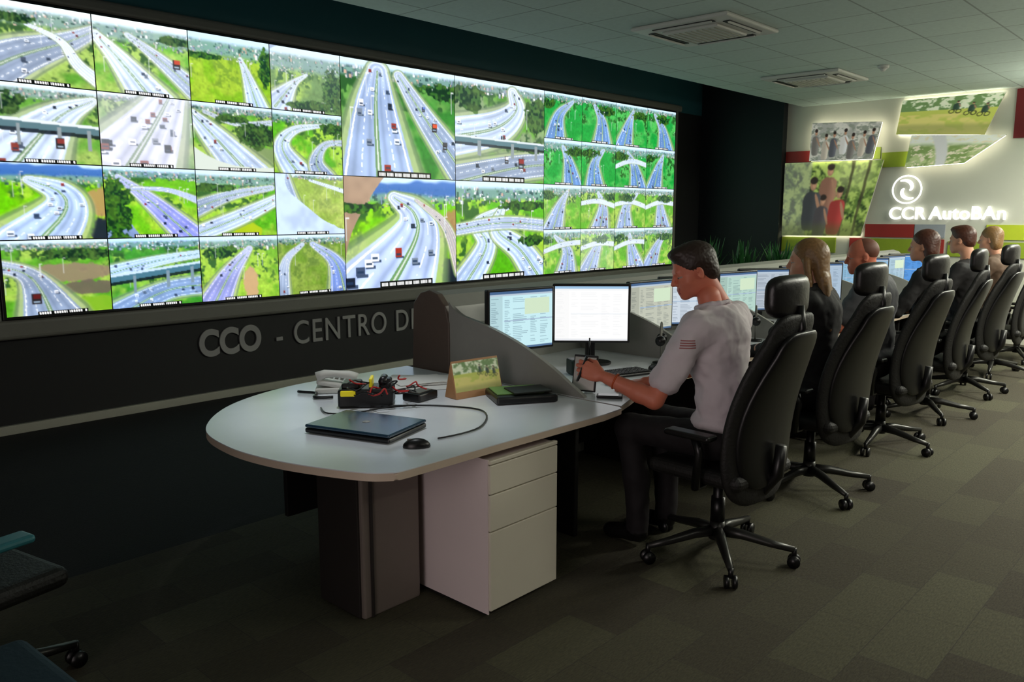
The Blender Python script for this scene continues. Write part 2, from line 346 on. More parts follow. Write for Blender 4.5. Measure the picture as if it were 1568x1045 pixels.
fd(2,1,1,1,hz=.12,sat=.75,roads=[([(.0,.18,.12),(.25,.5,.3),(.75,1.15,.55)],RW),([(.15,.14,.05),(.55,.28,.07),(1.1,.2,.08)],RG)],trees=[(.8,.42,.26,.2),(.5,.22,.2,.05)],patch=[(.85,.75,.25,.15,(.42,.5,.3))])
fd(3,1,1,1,hz=.15,sat=.9,roads=[([(.75,.18,.05),(.3,.3,.12),(.12,.6,.22),(.4,1.1,.42)],RW),([(1.1,.45,.1),(.75,.5,.1),(.6,.8,.2),(.75,1.1,.3)],RG)],trees=[(.85,.25,.2,.1)])
fd(0,2,1,1,hz=.22,hill=1,sat=1.,ground=(.34,.64,.06),roads=[([(.3,.22,.1),(.58,.38,.28),(.60,.65,.45),(.25,1.15,.75)],RW)],patch=[(.98,.5,.16,.2,(.6,.48,.32)),(1.,.98,.16,.28,(.06,.07,.14))])
fd(1,2,1,1,hz=.13,sat=1.,ground=(.34,.60,.12),roads=[([(.15,.14,.06),(.5,.5,.2),(1.0,1.1,.36)],RL),([(.3,.3,.05),(.7,.32,.06),(1.1,.5,.1)],RG,1)],trees=[(.1,.6,.2,.42)],tint=(1,1,1.06))
fd(2,2,1,1,hz=.2,sat=.9,roads=[([(-.1,.62,.24),(.4,.38,.14),(.95,.24,.08)],RG),([(-.1,1.0,.22),(.5,.72,.22),(1.1,.38,.14)],RW)],trees=[(.2,.26,.3,.06)],patch=[(.6,.95,.2,.14,(.6,.68,.12))])
fd(3,2,1,1,hz=.06,sat=.85,ground=(.50,.62,.22),ground2=(.60,.68,.3),dens=.25,roads=[([(.08,.0,.2),(.18,.5,.3),(.36,1.15,.46)],RG),([(.5,.1,.04),(1.1,.3,.07)],RW,1,3)],haze=.04)
fd(4,2,2,2,hz=.2,hill=1,sat=1.,ground=(.36,.64,.05),roads=[([(.42,.18,.1),(.60,.33,.26),(.60,.58,.46),(.28,1.15,.92)],(.78,.85,1.)),([(.62,.2,.03),(.9,.45,.08),(1.05,.9,.12)],(.6,.5,.42),1,4)],patch=[(.95,.45,.12,.16,(.55,.42,.28)),(1.0,.98,.16,.26,(.05,.06,.13))],trees=[(.1,.27,.18,.05)])
fd(6,2,2,2,hz=.16,sat=.95,roads=[([(.05,1.1,.3),(.32,.66,.2),(.22,.42,.1),(.6,.24,.05)],RW),([(1.0,1.1,.34),(.72,.72,.24),(.45,.5,.16),(.5,.26,.06)],RW),([(-.1,.5,.1),(.5,.42,.12),(1.1,.46,.12)],RG)],trees=[(.75,.24,.3,.05),(.85,.62,.15,.06)])
fd(0,3,1,1,hz=.1,sat=.75,roads=[([(-.1,.3,.14),(.25,.5,.22),(.45,1.15,.6)],RG)],patch=[(.62,.45,.42,.13,(.50,.42,.32)),(.8,.66,.3,.1,(.34,.30,.25)),(.85,.9,.25,.12,(.42,.64,.1))],truck=[(.28,.78,.06,(.3,.08,.08))],trees=[(.7,.2,.4,.08)])
fd(1,3,1,1,hz=.12,sat=.85,ground=(.2,.48,.13),roads=[([(-.1,.52,.22),(.5,.34,.14),(1.1,.24,.1)],RW),([(.0,1.15,.4),(.55,.8,.26),(1.1,.72,.26)],RG)],over=(.5,.05,-.15),tint=(.92,1,1.08))
fd(2,3,1,1,hz=.16,sat=.9,ground=(.36,.58,.14),roads=[([(.1,1.15,.42),(.35,.6,.24),(.62,.2,.08)],RL)],trees=[(.25,.25,.25,.1)],patch=[(.62,.75,.1,.26,(.72,.56,.42))],haze=.04)
fd(3,3,1,1,hz=.12,sat=.85,ground=(.36,.50,.15),ground2=(.46,.56,.22),dens=.3,roads=[([(.35,.16,.06),(.1,.45,.12),(.02,1.1,.25)],RG,1),([(.5,.16,.08),(.85,.5,.22),(1.0,1.15,.5)],(.44,.54,.84))])
rr=np.random.default_rng(5)
for c in range(8,12):
    for r in range(4):
        u=rr.random(8); s_=1 if (c+r)%2 else -1
        rds=[([(.5-s_*.3*u[0],.15,.07),(.5+s_*.15*u[1],.5,.24),(.5+s_*.45*u[2],1.15,.55)],(.40,.55,.78) if r<2 else RD)]
        if u[3]>.5: rds.append(([(-.1,.35+.2*u[4],.08),(.5,.35,.1),(1.1,.3+.2*u[5],.1)],RW,1))
        fd(c,r,1,1,hz=.08+.14*u[6],roads=rds,trees=[(u[7],.25,.25,.1)],ground=(.12,.50,.20) if r<2 else GR,ground2=(.26,.60,.28) if r<2 else GY,haze=.30 if (c,r)==(9,3) else .10 if r>1 else 0.,sat=.95 if r<2 else .8)
M_feed=attr_mat('video_feed_display',1.2,.25)
M_blk=mat('black_plastic',(14,14,15),.35,var=.1)
def painted(name,panels,matl,parent=None):
    Vs=[];Fs=[];Cs=[];off=0
    for img,o,ux,uz in panels:
        H,W,_=img.shape; i,j=np.meshgrid(np.arange(W),np.arange(H)); s=i/(W-1);t=1-j/(H-1)
        V=np.array(o)+s[...,None]*np.array(ux)+t[...,None]*np.array(uz)
        Vs.append(V.reshape(-1,3)); Cs.append(np.concatenate([img.reshape(-1,3),np.ones((H*W,1))],1))
        k=(np.arange(W*H).reshape(H,W))[:-1,:-1].ravel()+off
        Fs.append(np.stack([k,k+W,k+W+1,k+1],1)); off+=W*H
    V=np.concatenate(Vs);F_=np.concatenate(Fs);Cc=np.concatenate(Cs)
    me=bpy.data.meshes.new(name); me.from_pydata(V.tolist(),[],F_.tolist())
    a=me.color_attributes.new('Col','FLOAT_COLOR','POINT'); a.data.foreach_set('color',Cc.astype(np.float32).ravel())
    me.materials.append(matl); me.update(); o=bpy.data.objects.new(name,me); COL.objects.link(o)
    if parent: o.parent=parent
    return o
vw=empty('video_wall')
pan=[]
for n,(c,r,cs,rs,k) in enumerate(feeds):
    img=feed(Wc*cs,Hc_*rs,100+n,**k); img=img**1.85
    g=.004
    pan.append((img,(x0+c*cw+g,6.8,zb+(4-r-rs)*ch+g),(cs*cw-2*g,0,0),(0,0,rs*ch-2*g)))
painted('display_panels',pan,M_feed,vw)
b=MB(); X1=x0+12*cw; Z1=zb+4*ch
b.box(((x0+X1)/2,6.83,(zb+Z1)/2),(X1-x0+.04,.05,Z1-zb+.04),M_blk,bev=.005)
fw=.15
for c,s in [(((x0+X1)/2,6.85,zb-.02-fw/2),(X1-x0+.4,.09,fw)),(((x0+X1)/2,6.85,Z1+.02+.05),(X1-x0+.4,.09,.10)),((X1+.06,6.85,(zb+Z1)/2),(.08,.09,Z1-zb+.1)),((x0-.06-.04,6.85,(zb+Z1)/2),(.16,.09,Z1-zb+.1))]:
    b.box(c,s,M_grey,bev=.03,seg=3)
b.obj('surround_frame',parent=vw)
M_let=mat('silver_letters',(150,150,148),.4,var=.03)
def text(name,s,loc,rot,size,m,ext=.01,sp=1.,bold=0.,parent=None,al='LEFT',sx=1.):
    cu=bpy.data.curves.new(name,'FONT'); cu.body=s; cu.size=size; cu.extrude=ext; cu.space_character=sp; cu.offset=bold; cu.align_x=al
    o=bpy.data.objects.new(name,cu); COL.objects.link(o); o.location=loc; o.rotation_euler=rot; cu.materials.append(m); o.scale=(sx,1,1)
    if parent:o.parent=parent
    return o
ws=empty('wall_lettering')
text('letters_bold','CCO',(3.34,6.89,.405),(math.pi/2,0,0),.325,M_let,.008,1.0,.012,ws,sx=.84)
text('letters','- CENTRO DE CONTROLE OPERACIONAL',(4.10,6.89,.405),(math.pi/2,0,0),.325,M_let,.008,1.12,.002,ws,sx=.82)

# ------------------------------------------------------------------ east wall art
M_art=attr_mat('backlit_photo_print',.45,.4,base=1)
M_led=mat('led_strip_white',(255,250,225),.5,var=0,emit=10)
def art(w,h,seed,kind):
    rng=np.random.default_rng(seed); y,x=np.mgrid[0:h,0:w]; x=(x+.5)/w;y=(y+.5)/h
    n1=fbm(w,h,5,rng);n2=fbm(w,h,16,rng); img=np.zeros((h,w,3))
    def fig(cx,cy,s,cl,sk=(.55,.36,.26),ay=1.4):
        j=lambda a:(n2-.5)*a
        sx_=s*(.62+.38*sm(cy+s*ay*.5,cy+s*ay*1.1,y))
        put(img,sm(1.15,.85,((x-cx)/sx_)**4+((y-cy-s*ay*2.6)/(s*ay*1.9))**4+j(.5)),cl)
        put(img,sm(1.15,.85,((x-cx)/sx_)**4+((y-cy-s*ay*2.6)/(s*ay*1.9))**4+j(.5))*sm(cx-.2*s,cx+s,x),tuple(min(1,c*1.6+.04) for c in cl),.6)
        put(img,sm(1.1,.9,((x-cx-s*.75-.3*(y-cy-s*ay*1.9))/(s*.2))**2+((y-cy-s*ay*1.9)/(s*ay*1.0))**2),sk)
        put(img,sm(1.15,.9,((x-cx)/(s*.36))**2+((y-cy)/(s*ay*.6))**2),sk); put(img,sm(1.15,.9,((x-cx-s*.1)/(s*.2))**2+((y-cy)/(s*ay*.4))**2),tuple(min(1,c*1.3) for c in sk),.7)
        put(img,sm(1.15,.9,((x-cx)/(s*.42))**2+((y-cy+s*ay*.35)/(s*ay*.36))**2+j(.6)),(.09,.06,.05))
    if kind=='forest':
        img[:]=(.22,.32,.10); put(img,sm(.45,.6,n2*.6+n1*.4),(.55,.66,.25)); put(img,sm(.45,.3,n2),(.08,.12,.05)); put(img,(x<.3)*1.,(.55,.55,.5),.45)
        put(img,sm(.3,.1,np.abs(x-.75))*sm(.5,.2,y),(.75,.82,.45),.5)
        for px in (.72,.88): put(img,sm(.02,.01,np.abs(x-px-.03*(n1-.5))),(.12,.10,.07),.8)
        fig(.50,.12,.09,(.40,.24,.18)); fig(.34,.30,.10,(.12,.12,.13));  fig(.64,.42,.09,(.46,.10,.09)); fig(.47,.52,.08,(.16,.14,.15)); put(img,sm(.8,1.,y+.1*n1),(.2,.22,.1),.6)
    elif kind=='cyclist':
        img[:]=(.62,.66,.22); put(img,(y<.35)*1.,(.78,.82,.66)); put(img,(y<.35)*sm(.45,.55,n2),(.28,.4,.2)); put(img,(y>.45)*sm(.45,.6,n1),(.75,.7,.32)); put(img,sm(.65,.8,y),(.4,.42,.2),.6)
        for cx,cy in ((.74,.22),(.58,.16),(.88,.26)):
            fig(cx,cy,.035,(.1,.16,.12),ay=1.3)
            for q in (-.035,.035):
                d=((x-cx-q)/.03)**2+((y-cy-.24)/.055)**2; put(img,(d<1)&(d>.5),(.05,.05,.05))
    elif kind=='people':
        img[:]=(.74,.72,.66); put(img,sm(.45,.6,n1),(.52,.52,.48)); put(img,sm(.5,.62,n2),(.4,.42,.36))
        for i in range(7): fig(.08+.14*i+.02*(i%2),.26+.12*((i*2)%3)/2,.055,[(.3,.28,.26),(.6,.55,.48),(.2,.2,.22),(.75,.73,.7)][i%4],ay=2.4)
    else:
        img[:]=(.55,.62,.36); put(img,sm(.42,.6,n1),(.34,.44,.2)); put(img,sm(.4,.2,y),(.8,.82,.74)); put(img,sm(.55,.65,n2),(.78,.74,.6)); put(img,sm(.1,.06,np.abs(x-.3-.3*y)),(.7,.7,.68))
    return np.clip(blur(img,.7),0,1)**1.5
def art_panel(name,quad,kind,seed,X=11.92,led=('bottom',)):
    e=empty(name); tl,tr,br,bl=quad
    W,H=160,110; img=art(W,H,seed,kind)
    i,j=np.meshgrid(np.linspace(0,1,W),np.linspace(0,1,H))
    P=(np.array(tl)*((1-i)*(1-j))[...,None]+np.array(tr)*(i*(1-j))[...,None]+np.array(br)*(i*j)[...,None]+np.array(bl)*((1-i)*j)[...,None])
    V=np.concatenate([np.full((H,W,1),X),P],-1).reshape(-1,3); k=(np.arange(W*H).reshape(H,W))[:-1,:-1].ravel()
    me=bpy.data.meshes.new('print'); me.from_pydata(V.tolist(),[],np.stack([k,k+W,k+W+1,k+1],1).tolist())
    a=me.color_attributes.new('Col','FLOAT_COLOR','POINT'); a.data.foreach_set('color',np.concatenate([img.reshape(-1,3),np.ones((H*W,1))],1).astype(np.float32).ravel())
    me.materials.append(M_art); o=bpy.data.objects.new('print',me); COL.objects.link(o); o.parent=e
    b=MB(); Mx=Matrix(((0,0,1,0),(1,0,0,0),(0,1,0,0),(0,0,0,1)))
    b.prism([tl,tr,br,bl],X+.003,X+.03,M_wallw,M=Mx)
    c=np.mean([tl,tr,br,bl],0)
    for s in led:
        p,q={'bottom':(bl,br),'top':(tl,tr),'left':(tl,bl),'right':(tr,br)}[s]
        p=np.array(p)*.97+c*.03;q=np.array(q)*.97+c*.03
        b.tube([(X+.05,*p),(X+.05,*q)],.008,M_led,6)
    b.obj('panel',parent=e); return e
art_panel('wall_photo_panel',[(5.08,2.96),(4.11,2.91),(4.21,2.41),(5.10,2.42)],'people',1,X=11.84,led=('bottom','right','top','left'))
art_panel('wall_photo_panel',[(3.88,3.17),(2.66,3.17),(2.86,2.66),(3.94,2.73)],'cyclist',2,led=('top','left','bottom'))
art_panel('wall_photo_panel',[(3.72,2.70),(2.6,2.64),(3.06,2.31),(3.78,2.28)],'road',3,X=11.86,led=('left','right','bottom'))
art_panel('wall_photo_panel',[(5.50,2.41),(4.08,2.40),(4.33,1.35),(5.50,1.34)],'forest',4,led=('bottom',))
b=MB()
def blk(y0,y1,z0,z1,c,nm): b.box((11.99,(y0+y1)/2,(z0+z1)/2),(.02,abs(y1-y0),z1-z0),mat(nm,c,.5),bev=0)
blk(5.52,5.15,2.42,2.58,(150,40,35),'tile_red'); blk(4.13,3.78,2.30,2.5,(140,160,40),'tile_green'); blk(5.14,4.15,2.42,2.58,(140,160,40),'tile_green')
blk(4.29,3.64,1.34,1.52,(165,55,45),'tile_red'); blk(3.63,3.25,1.34,1.52,(150,155,165),'tile_grey'); blk(2.76,2.2,1.33,1.52,(180,195,45),'tile_yellowgreen')
blk(5.52,4.7,1.1,1.32,(150,165,60),'tile_green'); blk(4.5,4.31,1.1,1.32,(165,55,45),'tile_red'); blk(4.28,3.66,1.1,1.32,(120,150,60),'tile_green');blk(3.63,3.25,1.1,1.32,(165,60,45),'tile_red'); blk(3.2,2.2,1.1,1.3,(130,165,60),'tile_green')
blk(2.55,2.0,2.6,3.2,(110,20,25),'tile_darkred')
b.obj('wall_mosaic_tiles')
M_sign=mat('lit_sign_white',(255,255,250),.5,var=0,emit=1.3)
sg=empty('wall_sign')
text('sign_text_bold','CCR',(11.97,3.98,1.59),(math.pi/2,0,-math.pi/2),.235,M_sign,.015,1.,.003,sg)
text('sign_text','AutoBAn',(11.97,3.46,1.59),(math.pi/2,0,-math.pi/2),.24,M_sign,.015,1.02,.003,sg)
b=MB()
for r0 in (.185,):
    b.tube([(11.96,3.76+r0*math.cos(a),1.99+r0*math.sin(a)) for a in np.linspace(0,2*math.pi,40)],.011,M_sign,8)
for k in (0,1):
    pts=[];
    for q in np.linspace(0,1,16):
        a=k*math.pi+.9+q*2.6; r=.145-.11*q; pts.append((11.96,3.76+r*math.cos(a),1.99+r*math.sin(a)))
    b.tube(pts,[.01+.015*math.sin(math.pi*i/15) for i in range(16)],M_sign,8)
b.obj('sign_emblem',parent=sg)

# ------------------------------------------------------------------ ceiling units
M_white=mat('white_plastic',(205,205,198),.5,var=.03)
M_slot=mat('vent_slot_dark',(40,42,42),.6)
def vent(loc,s=.9):
    b=MB(); h=s/2
    b.prism([(-h,-h),(h,-h),(h,h),(-h,h)],-.035,0,M_white,bev=.015)
    b.box((0,0,-.045),(s*.58,s*.58,.03),M_white,bev=.012)
    for i in range(9): b.box((0,-s*.24+i*s*.06,-.062),(s*.5,.012,.006),M_skirt,bev=0)
    for a in range(4):
        R=Matrix.Rotation(a*math.pi/2,3,'Z'); c=R@Vector((0,h*.78,-.037)); b.box(c,(s*.62,s*.07,.008),M_slot,rot=R,bev=0)
        c=R@Vector((0,h*.82,-.045)); b.box(c,(s*.6,.02,.012),M_white,rot=R@Matrix.Rotation(.5,3,'X'),bev=0)
    return b.obj('ceiling_air_conditioner',loc)
vent((6.45,3.75,3.22)); vent((9.55,4.1,3.22))
b=MB(); b.cyl((0,0,0),(0,0,-.03),.06,.055,M_white); b.cyl((0,0,-.03),(0,0,-.06),.04,.02,M_white); b.obj('smoke_detector',(9.3,3.25,3.22))
M_dif=mat('added_lamp_diffuser',(255,248,230),.5,var=0,emit=2)  # glowing diffuser of the added ceiling lamps
def added_pendant(x,y,power,up,w=1.2,d=.3,col=(1,.97,.84)):  # unseen pendants added to brighten the far floor, desks and ceiling
    b=MB()
    for s in (-1,1):
        b.box((0,s*(d/2+.015),-.5),(w+.06,.03,.06),M_white); b.box((s*(w/2+.015),0,-.5),(.03,d,.06),M_white)
        b.cyl((s*w*.4,0,-.5),(s*w*.4,0,0),.006,.006,M_grey)
    b.box((0,0,-.5),(w,d,.01),M_dif,bev=0)
    o=b.obj('added_pendant_lamp',(x,y,3.22))
    for e,r,z in ((power,0,-.52),(up,math.pi,-.48)):
        if e<=0: continue
        L=bpy.data.lights.new('lamp','AREA'); L.shape='RECTANGLE'; L.size=w; L.size_y=d; L.energy=e; L.color=col
        lo=bpy.data.objects.new('lamp',L); COL.objects.link(lo); lo.parent=o; lo.location=(0,0,z); lo.rotation_euler=(r,0,0)
for x,y,p,u in ((9.8,.1,150,80),(7.4,-.2,108,46),(5.2,-.6,46,14),(2.6,-1.3,10,3),(11.2,1.2,45,50)): added_pendant(x,y,p,u)
b=MB(); b.cyl((0,0,0),(0,0,-.012),.1,.095,M_white); b.cyl((0,0,-.012),(0,0,-.014),.075,.075,M_dif); o=b.obj('added_desk_downlight',(2.35,3.0,3.22))  # unseen downlight added to brighten the desk top
L=bpy.data.lights.new('spot','SPOT'); L.energy=80; L.spot_size=math.radians(40); L.spot_blend=.7; L.shadow_soft_size=.08; L.color=(.93,.97,1.)
lo_=bpy.data.objects.new('spot',L); COL.objects.link(lo_); lo_.parent=o; lo_.location=(0,0,-.03)

# ------------------------------------------------------------------ desk / console
M_desk=mat('desk_laminate_white',(226,230,236),.26,var=.03,scale=8,spec=.7)
M_edge=mat('desk_edge_beige',(206,188,168),.45,var=.04)
M_cab=mat('cabinet_laminate',(230,216,214),.45,var=.03,scale=6)
M_cabd=mat('cabinet_drawer_front',(216,210,192),.45,var=.03,scale=6)
M_legg=mat('desk_leg_grey',(124,114,106),.45,var=.05)
M_legd=mat('desk_leg_side',(44,40,38),.5)
M_part=mat('partition_grey',(150,150,144),.4,var=.05)
M_cap=mat('partition_endcap',(100,86,78),.4,var=.06)
M_kick=mat('console_dark_panel',(26,24,24),.6)
def catmull(P,n=8):
    out=[];
    for i in range(1,len(P)-2):
        p0,p1,p2,p3=[np.array(P[i+k],float) for k in(-1,0,1,2)]
        for t in np.linspace(0,1,n,endpoint=False):
            out.append(tuple(.5*((2*p1)+(-p0+p2)*t+(2*p0-5*p1+4*p2-p3)*t*t+(-p0+3*p1-3*p2+p3)*t**3)))
    out.append(tuple(P[-2])); return out
left=catmull([(2.2,2.2),(1.84,2.205),(1.75,2.23),(1.67,2.34),(1.56,2.65),(1.53,2.97),(1.61,3.3),(1.9,3.62),(2.32,3.79),(2.8,3.8),(3.2,3.8)])
outline=left[::-1]+[(2.3,2.2),(2.97,2.18),(3.12,2.19),(3.14,2.22)]+[(3.14,3.79)]
b=MB(); b.prism(outline,.738,.742,M_desk,bev=0); b.prism(outline,.71,.7385,M_edge,bev=.008)
b.box((2.04,2.74,.355),(.3,.32,.71),M_legg,bev=.008); b.box((1.885,2.74,.355),(.012,.28,.70),M_legd,bev=.002)
b.box((1.93,2.577,.355),(.012,.012,.70),M_legd,bev=0); b.box((2.6,3.5,.4),(1.0,.03,.5),M_kick)
b.box((3.0,3.3,.355),(.06,.5,.71),M_legd)
b.obj('oval_meeting_desk')
b=MB()
ol=[(3.16,2.22),(3.3,2.27),(3.7,2.42),(11.1,2.42),(11.1,3.45),(3.16,3.45)]
b.prism(ol,.738,.742,M_desk); b.prism(ol,.71,.7385,M_edge,bev=.008)
prof=[(3.44,0),(3.44,1.02),(3.47,1.12),(3.53,1.185),(3.6,1.205),(3.67,1.185),(3.73,1.12),(3.78,0)]
My=Matrix(((0,0,1,0),(1,0,0,0),(0,1,0,0),(0,0,0,1)))
b.prism(prof,3.2,11.1,M_part,M=My); b.prism([(a+(a-3.61)*.06,z+(.01 if z>0 else 0)) for a,z in prof],3.155,3.2,M_cap,M=My,bev=.006)
dp=catmull([(3.5,1.2),(3.44,1.16),(3.36,1.095),(3.2,1.06),(3.04,1.02),(2.86,.96),(2.67,.875),(2.54,.80),(2.45,.75),(2.4,.72)],4)
dp=[(3.44,.70)]+dp+[(2.45,.70)]
divX=[3.165,4.4,5.65,6.8,8.0,9.25,10.5]
for X in divX: b.prism(dp,X,X+.025,M_part,M=My,bev=.004)
for X in divX: b.box((X+.012,2.95,.35),(.03,.9,.70),M_kick)
b.box((7.1,3.3,.42),(7.9,.02,.58),M_kick,bev=0)
b.obj('control_console')
b=MB(); b.box((0,.26,.35),(.42,.5,.64),M_cab,bev=.004); b.box((0,.27,.02),(.4,.46,.04),M_kick)
for z0,z1 in ((.535,.655),(.378,.53),(.035,.373)): b.box((0,0,(z0+z1)/2),(.42,.02,z1-z0),M_cabd,bev=.003)
b.box((0,.0,.668),(.42,.022,.018),M_cabd,bev=.004); b.box((-.212,.25,.35),(.006,.5,.66),M_cab,bev=0)
b.obj('drawer_cabinet',(2.455,2.215,0))

# ------------------------------------------------------------------ office chairs
M_lea=mat('black_leather',(24,22,22),.36,var=.15,scale=40,bump=.15)
M_fab=mat('black_mesh_fabric',(19,18,16),.6,var=.2,scale=80,bump=.3)
M_metal=mat('grey_metal_base',(58,58,56),.35,metal=.7)
def office_chair(loc,rz,seat=.50,headrest=True,m=None,base=.2,arms=True,armm=None):
    m=m or M_fab
    b=MB(); r=.36
    for i in range(5):
        a=i*2*math.pi/5+base; c,s=math.cos(a),math.sin(a)
        b.tube([(c*.02,s*.02,.13),(c*.12,s*.12,.125),(c*.25,s*.25,.1),(c*r,s*r,.085)],[.03,.026,.02,.015],M_metal,8)
        b.cyl((c*r,s*r,.095),(c*r,s*r,.05),.012,.012,M_blk,8)
        for q in (-.018,.018): b.cyl((c*r-s*(q-.009),s*r+c*(q-.009),.03),(c*r-s*(q+.009),s*r+c*(q+.009),.03),.03,.03,M_blk,16)
    b.cyl((0,0,.09),(0,0,.18),.04,.035,M_metal); b.cyl((0,0,.18),(0,0,seat-.1),.025,.025,M_blk)
    b.cyl((0,0,.18),(0,0,.3),.035,.033,M_blk)
    b.box((0,-.03,seat-.09),(.2,.3,.05),M_blk,bev=.015)
    b.box((0,.0,seat-.035),(.5,.5,.075),m,bev=.036,seg=4)
    b.tube([(0,-.12,seat-.09),(0,-.24,seat-.1),(0,-.3,seat-.02),(0,-.31,seat+.12)],[.03,.03,.028,.025],M_blk)
    yf=lambda s:-.225-.12*(s**1.3)+.035*math.sin(s*math.pi*1.2)
    b.pad(0,seat-.16,1.225,.285,.035,yf,.5,m,wf=lambda s:.66+.34*math.sin(math.pi*min(1,s*1.0+.14))**.7,n=24,e=8)
    b.pad(0,seat-.08,1.15,.25,.03,lambda s:yf(s)-.03,.5,M_blk,wf=lambda s:.66+.3*math.sin(math.pi*min(1,s*1.0+.15)),n=20,e=6)
    if headrest:
        b.tube([(0,-.355,1.1),(0,-.38,1.16),(0,-.365,1.26)],[.022,.018,.018],M_blk)
        b.pad(0,1.205,1.39,.16,.045,lambda s:-.32+.0*s,.9,M_lea,e=4)
    for s in ((-1,1) if arms else ()):
        b.tube([(s*.2,-.04,seat-.08),(s*.3,-.06,seat-.07),(s*.31,-.08,seat+.1),(s*.31,-.06,seat+.16)],[.018,.02,.02,.022],M_blk)
        b.box((s*.31,-.03,seat+.175),(.08,.24,.028),armm or M_blk,bev=.013,seg=3)
    return b.obj('office_chair',loc,rz)
CH=[(3.46,1.85,-.05),(4.72,1.93,-.1),(6.02,1.96,-.12),(7.2,2.0,.05),(8.4,2.02,-.1),(9.6,2.05,.1),(10.7,2.05,0)]
for i,(x,y,r) in enumerate(CH): office_chair((x,y,0),r,base=.1+.37*i)
navy=mat('navy_fabric',(22,48,62),.8,bump=.2,scale=60)
office_chair((.60,3.05,0),-1.35,seat=.48,headrest=False,m=M_fab,armm=mat('teal_arm_pad',(50,120,130),.4))
office_chair((.42,2.25,0),-1.5,seat=.46,headrest=False,m=navy,arms=False,base=.6)

# ------------------------------------------------------------------ people
def hand(name,M,parent,curl,skin,thumb=.6,mirror=1):
    P=[]; ys=[.030,.010,-.010,-.028]; Ls=[(.042,.026,.02),(.046,.03,.021),(.042,.028,.02),(.034,.022,.018)]
    P.append(C((-.03,0,0),(.01,0,0),.026,.025,0,.02)); P.append(E((.05,0,-.003),(.05,.040,.015),0,.015))
    for i,y in enumerate(ys):
        k=(.092-(.006*abs(i-1)),y*1.05,0); P.append(C((.02,y*.7,0),k,.012,.0105,0,.012))
        p=np.array(k,float); a=0; cv=curl[i]
        for j,L in enumerate(Ls[i]):
            a+=cv*(1.,1.15,.7)[j]; q=p+L*np.array([math.cos(a),y*.12,-math.sin(a)])
            P.append(C(p,q,.0098-.001*j,.0088-.001*j,0,.004)); p=q
    t0=np.array([.02,.022,-.006]); t1=np.array([.05,.05,-.018]); t2=t1+.034*np.array([.8,.45*(1-thumb),-.3-.5*thumb]); t3=t2+.028*np.array([.75,-.1-.4*thumb,-.35-.2*thumb])
    P+= [C(t0,t1,.015,.012,0,.012),C(t1,t2,.0115,.010,0,.005),C(t2,t3,.010,.0085,0,.004)]
    if mirror<0: M=M@Matrix.Diagonal((1,-1,1,1))
    return sdf_mesh(name,P,.0032,[skin],parent,M)
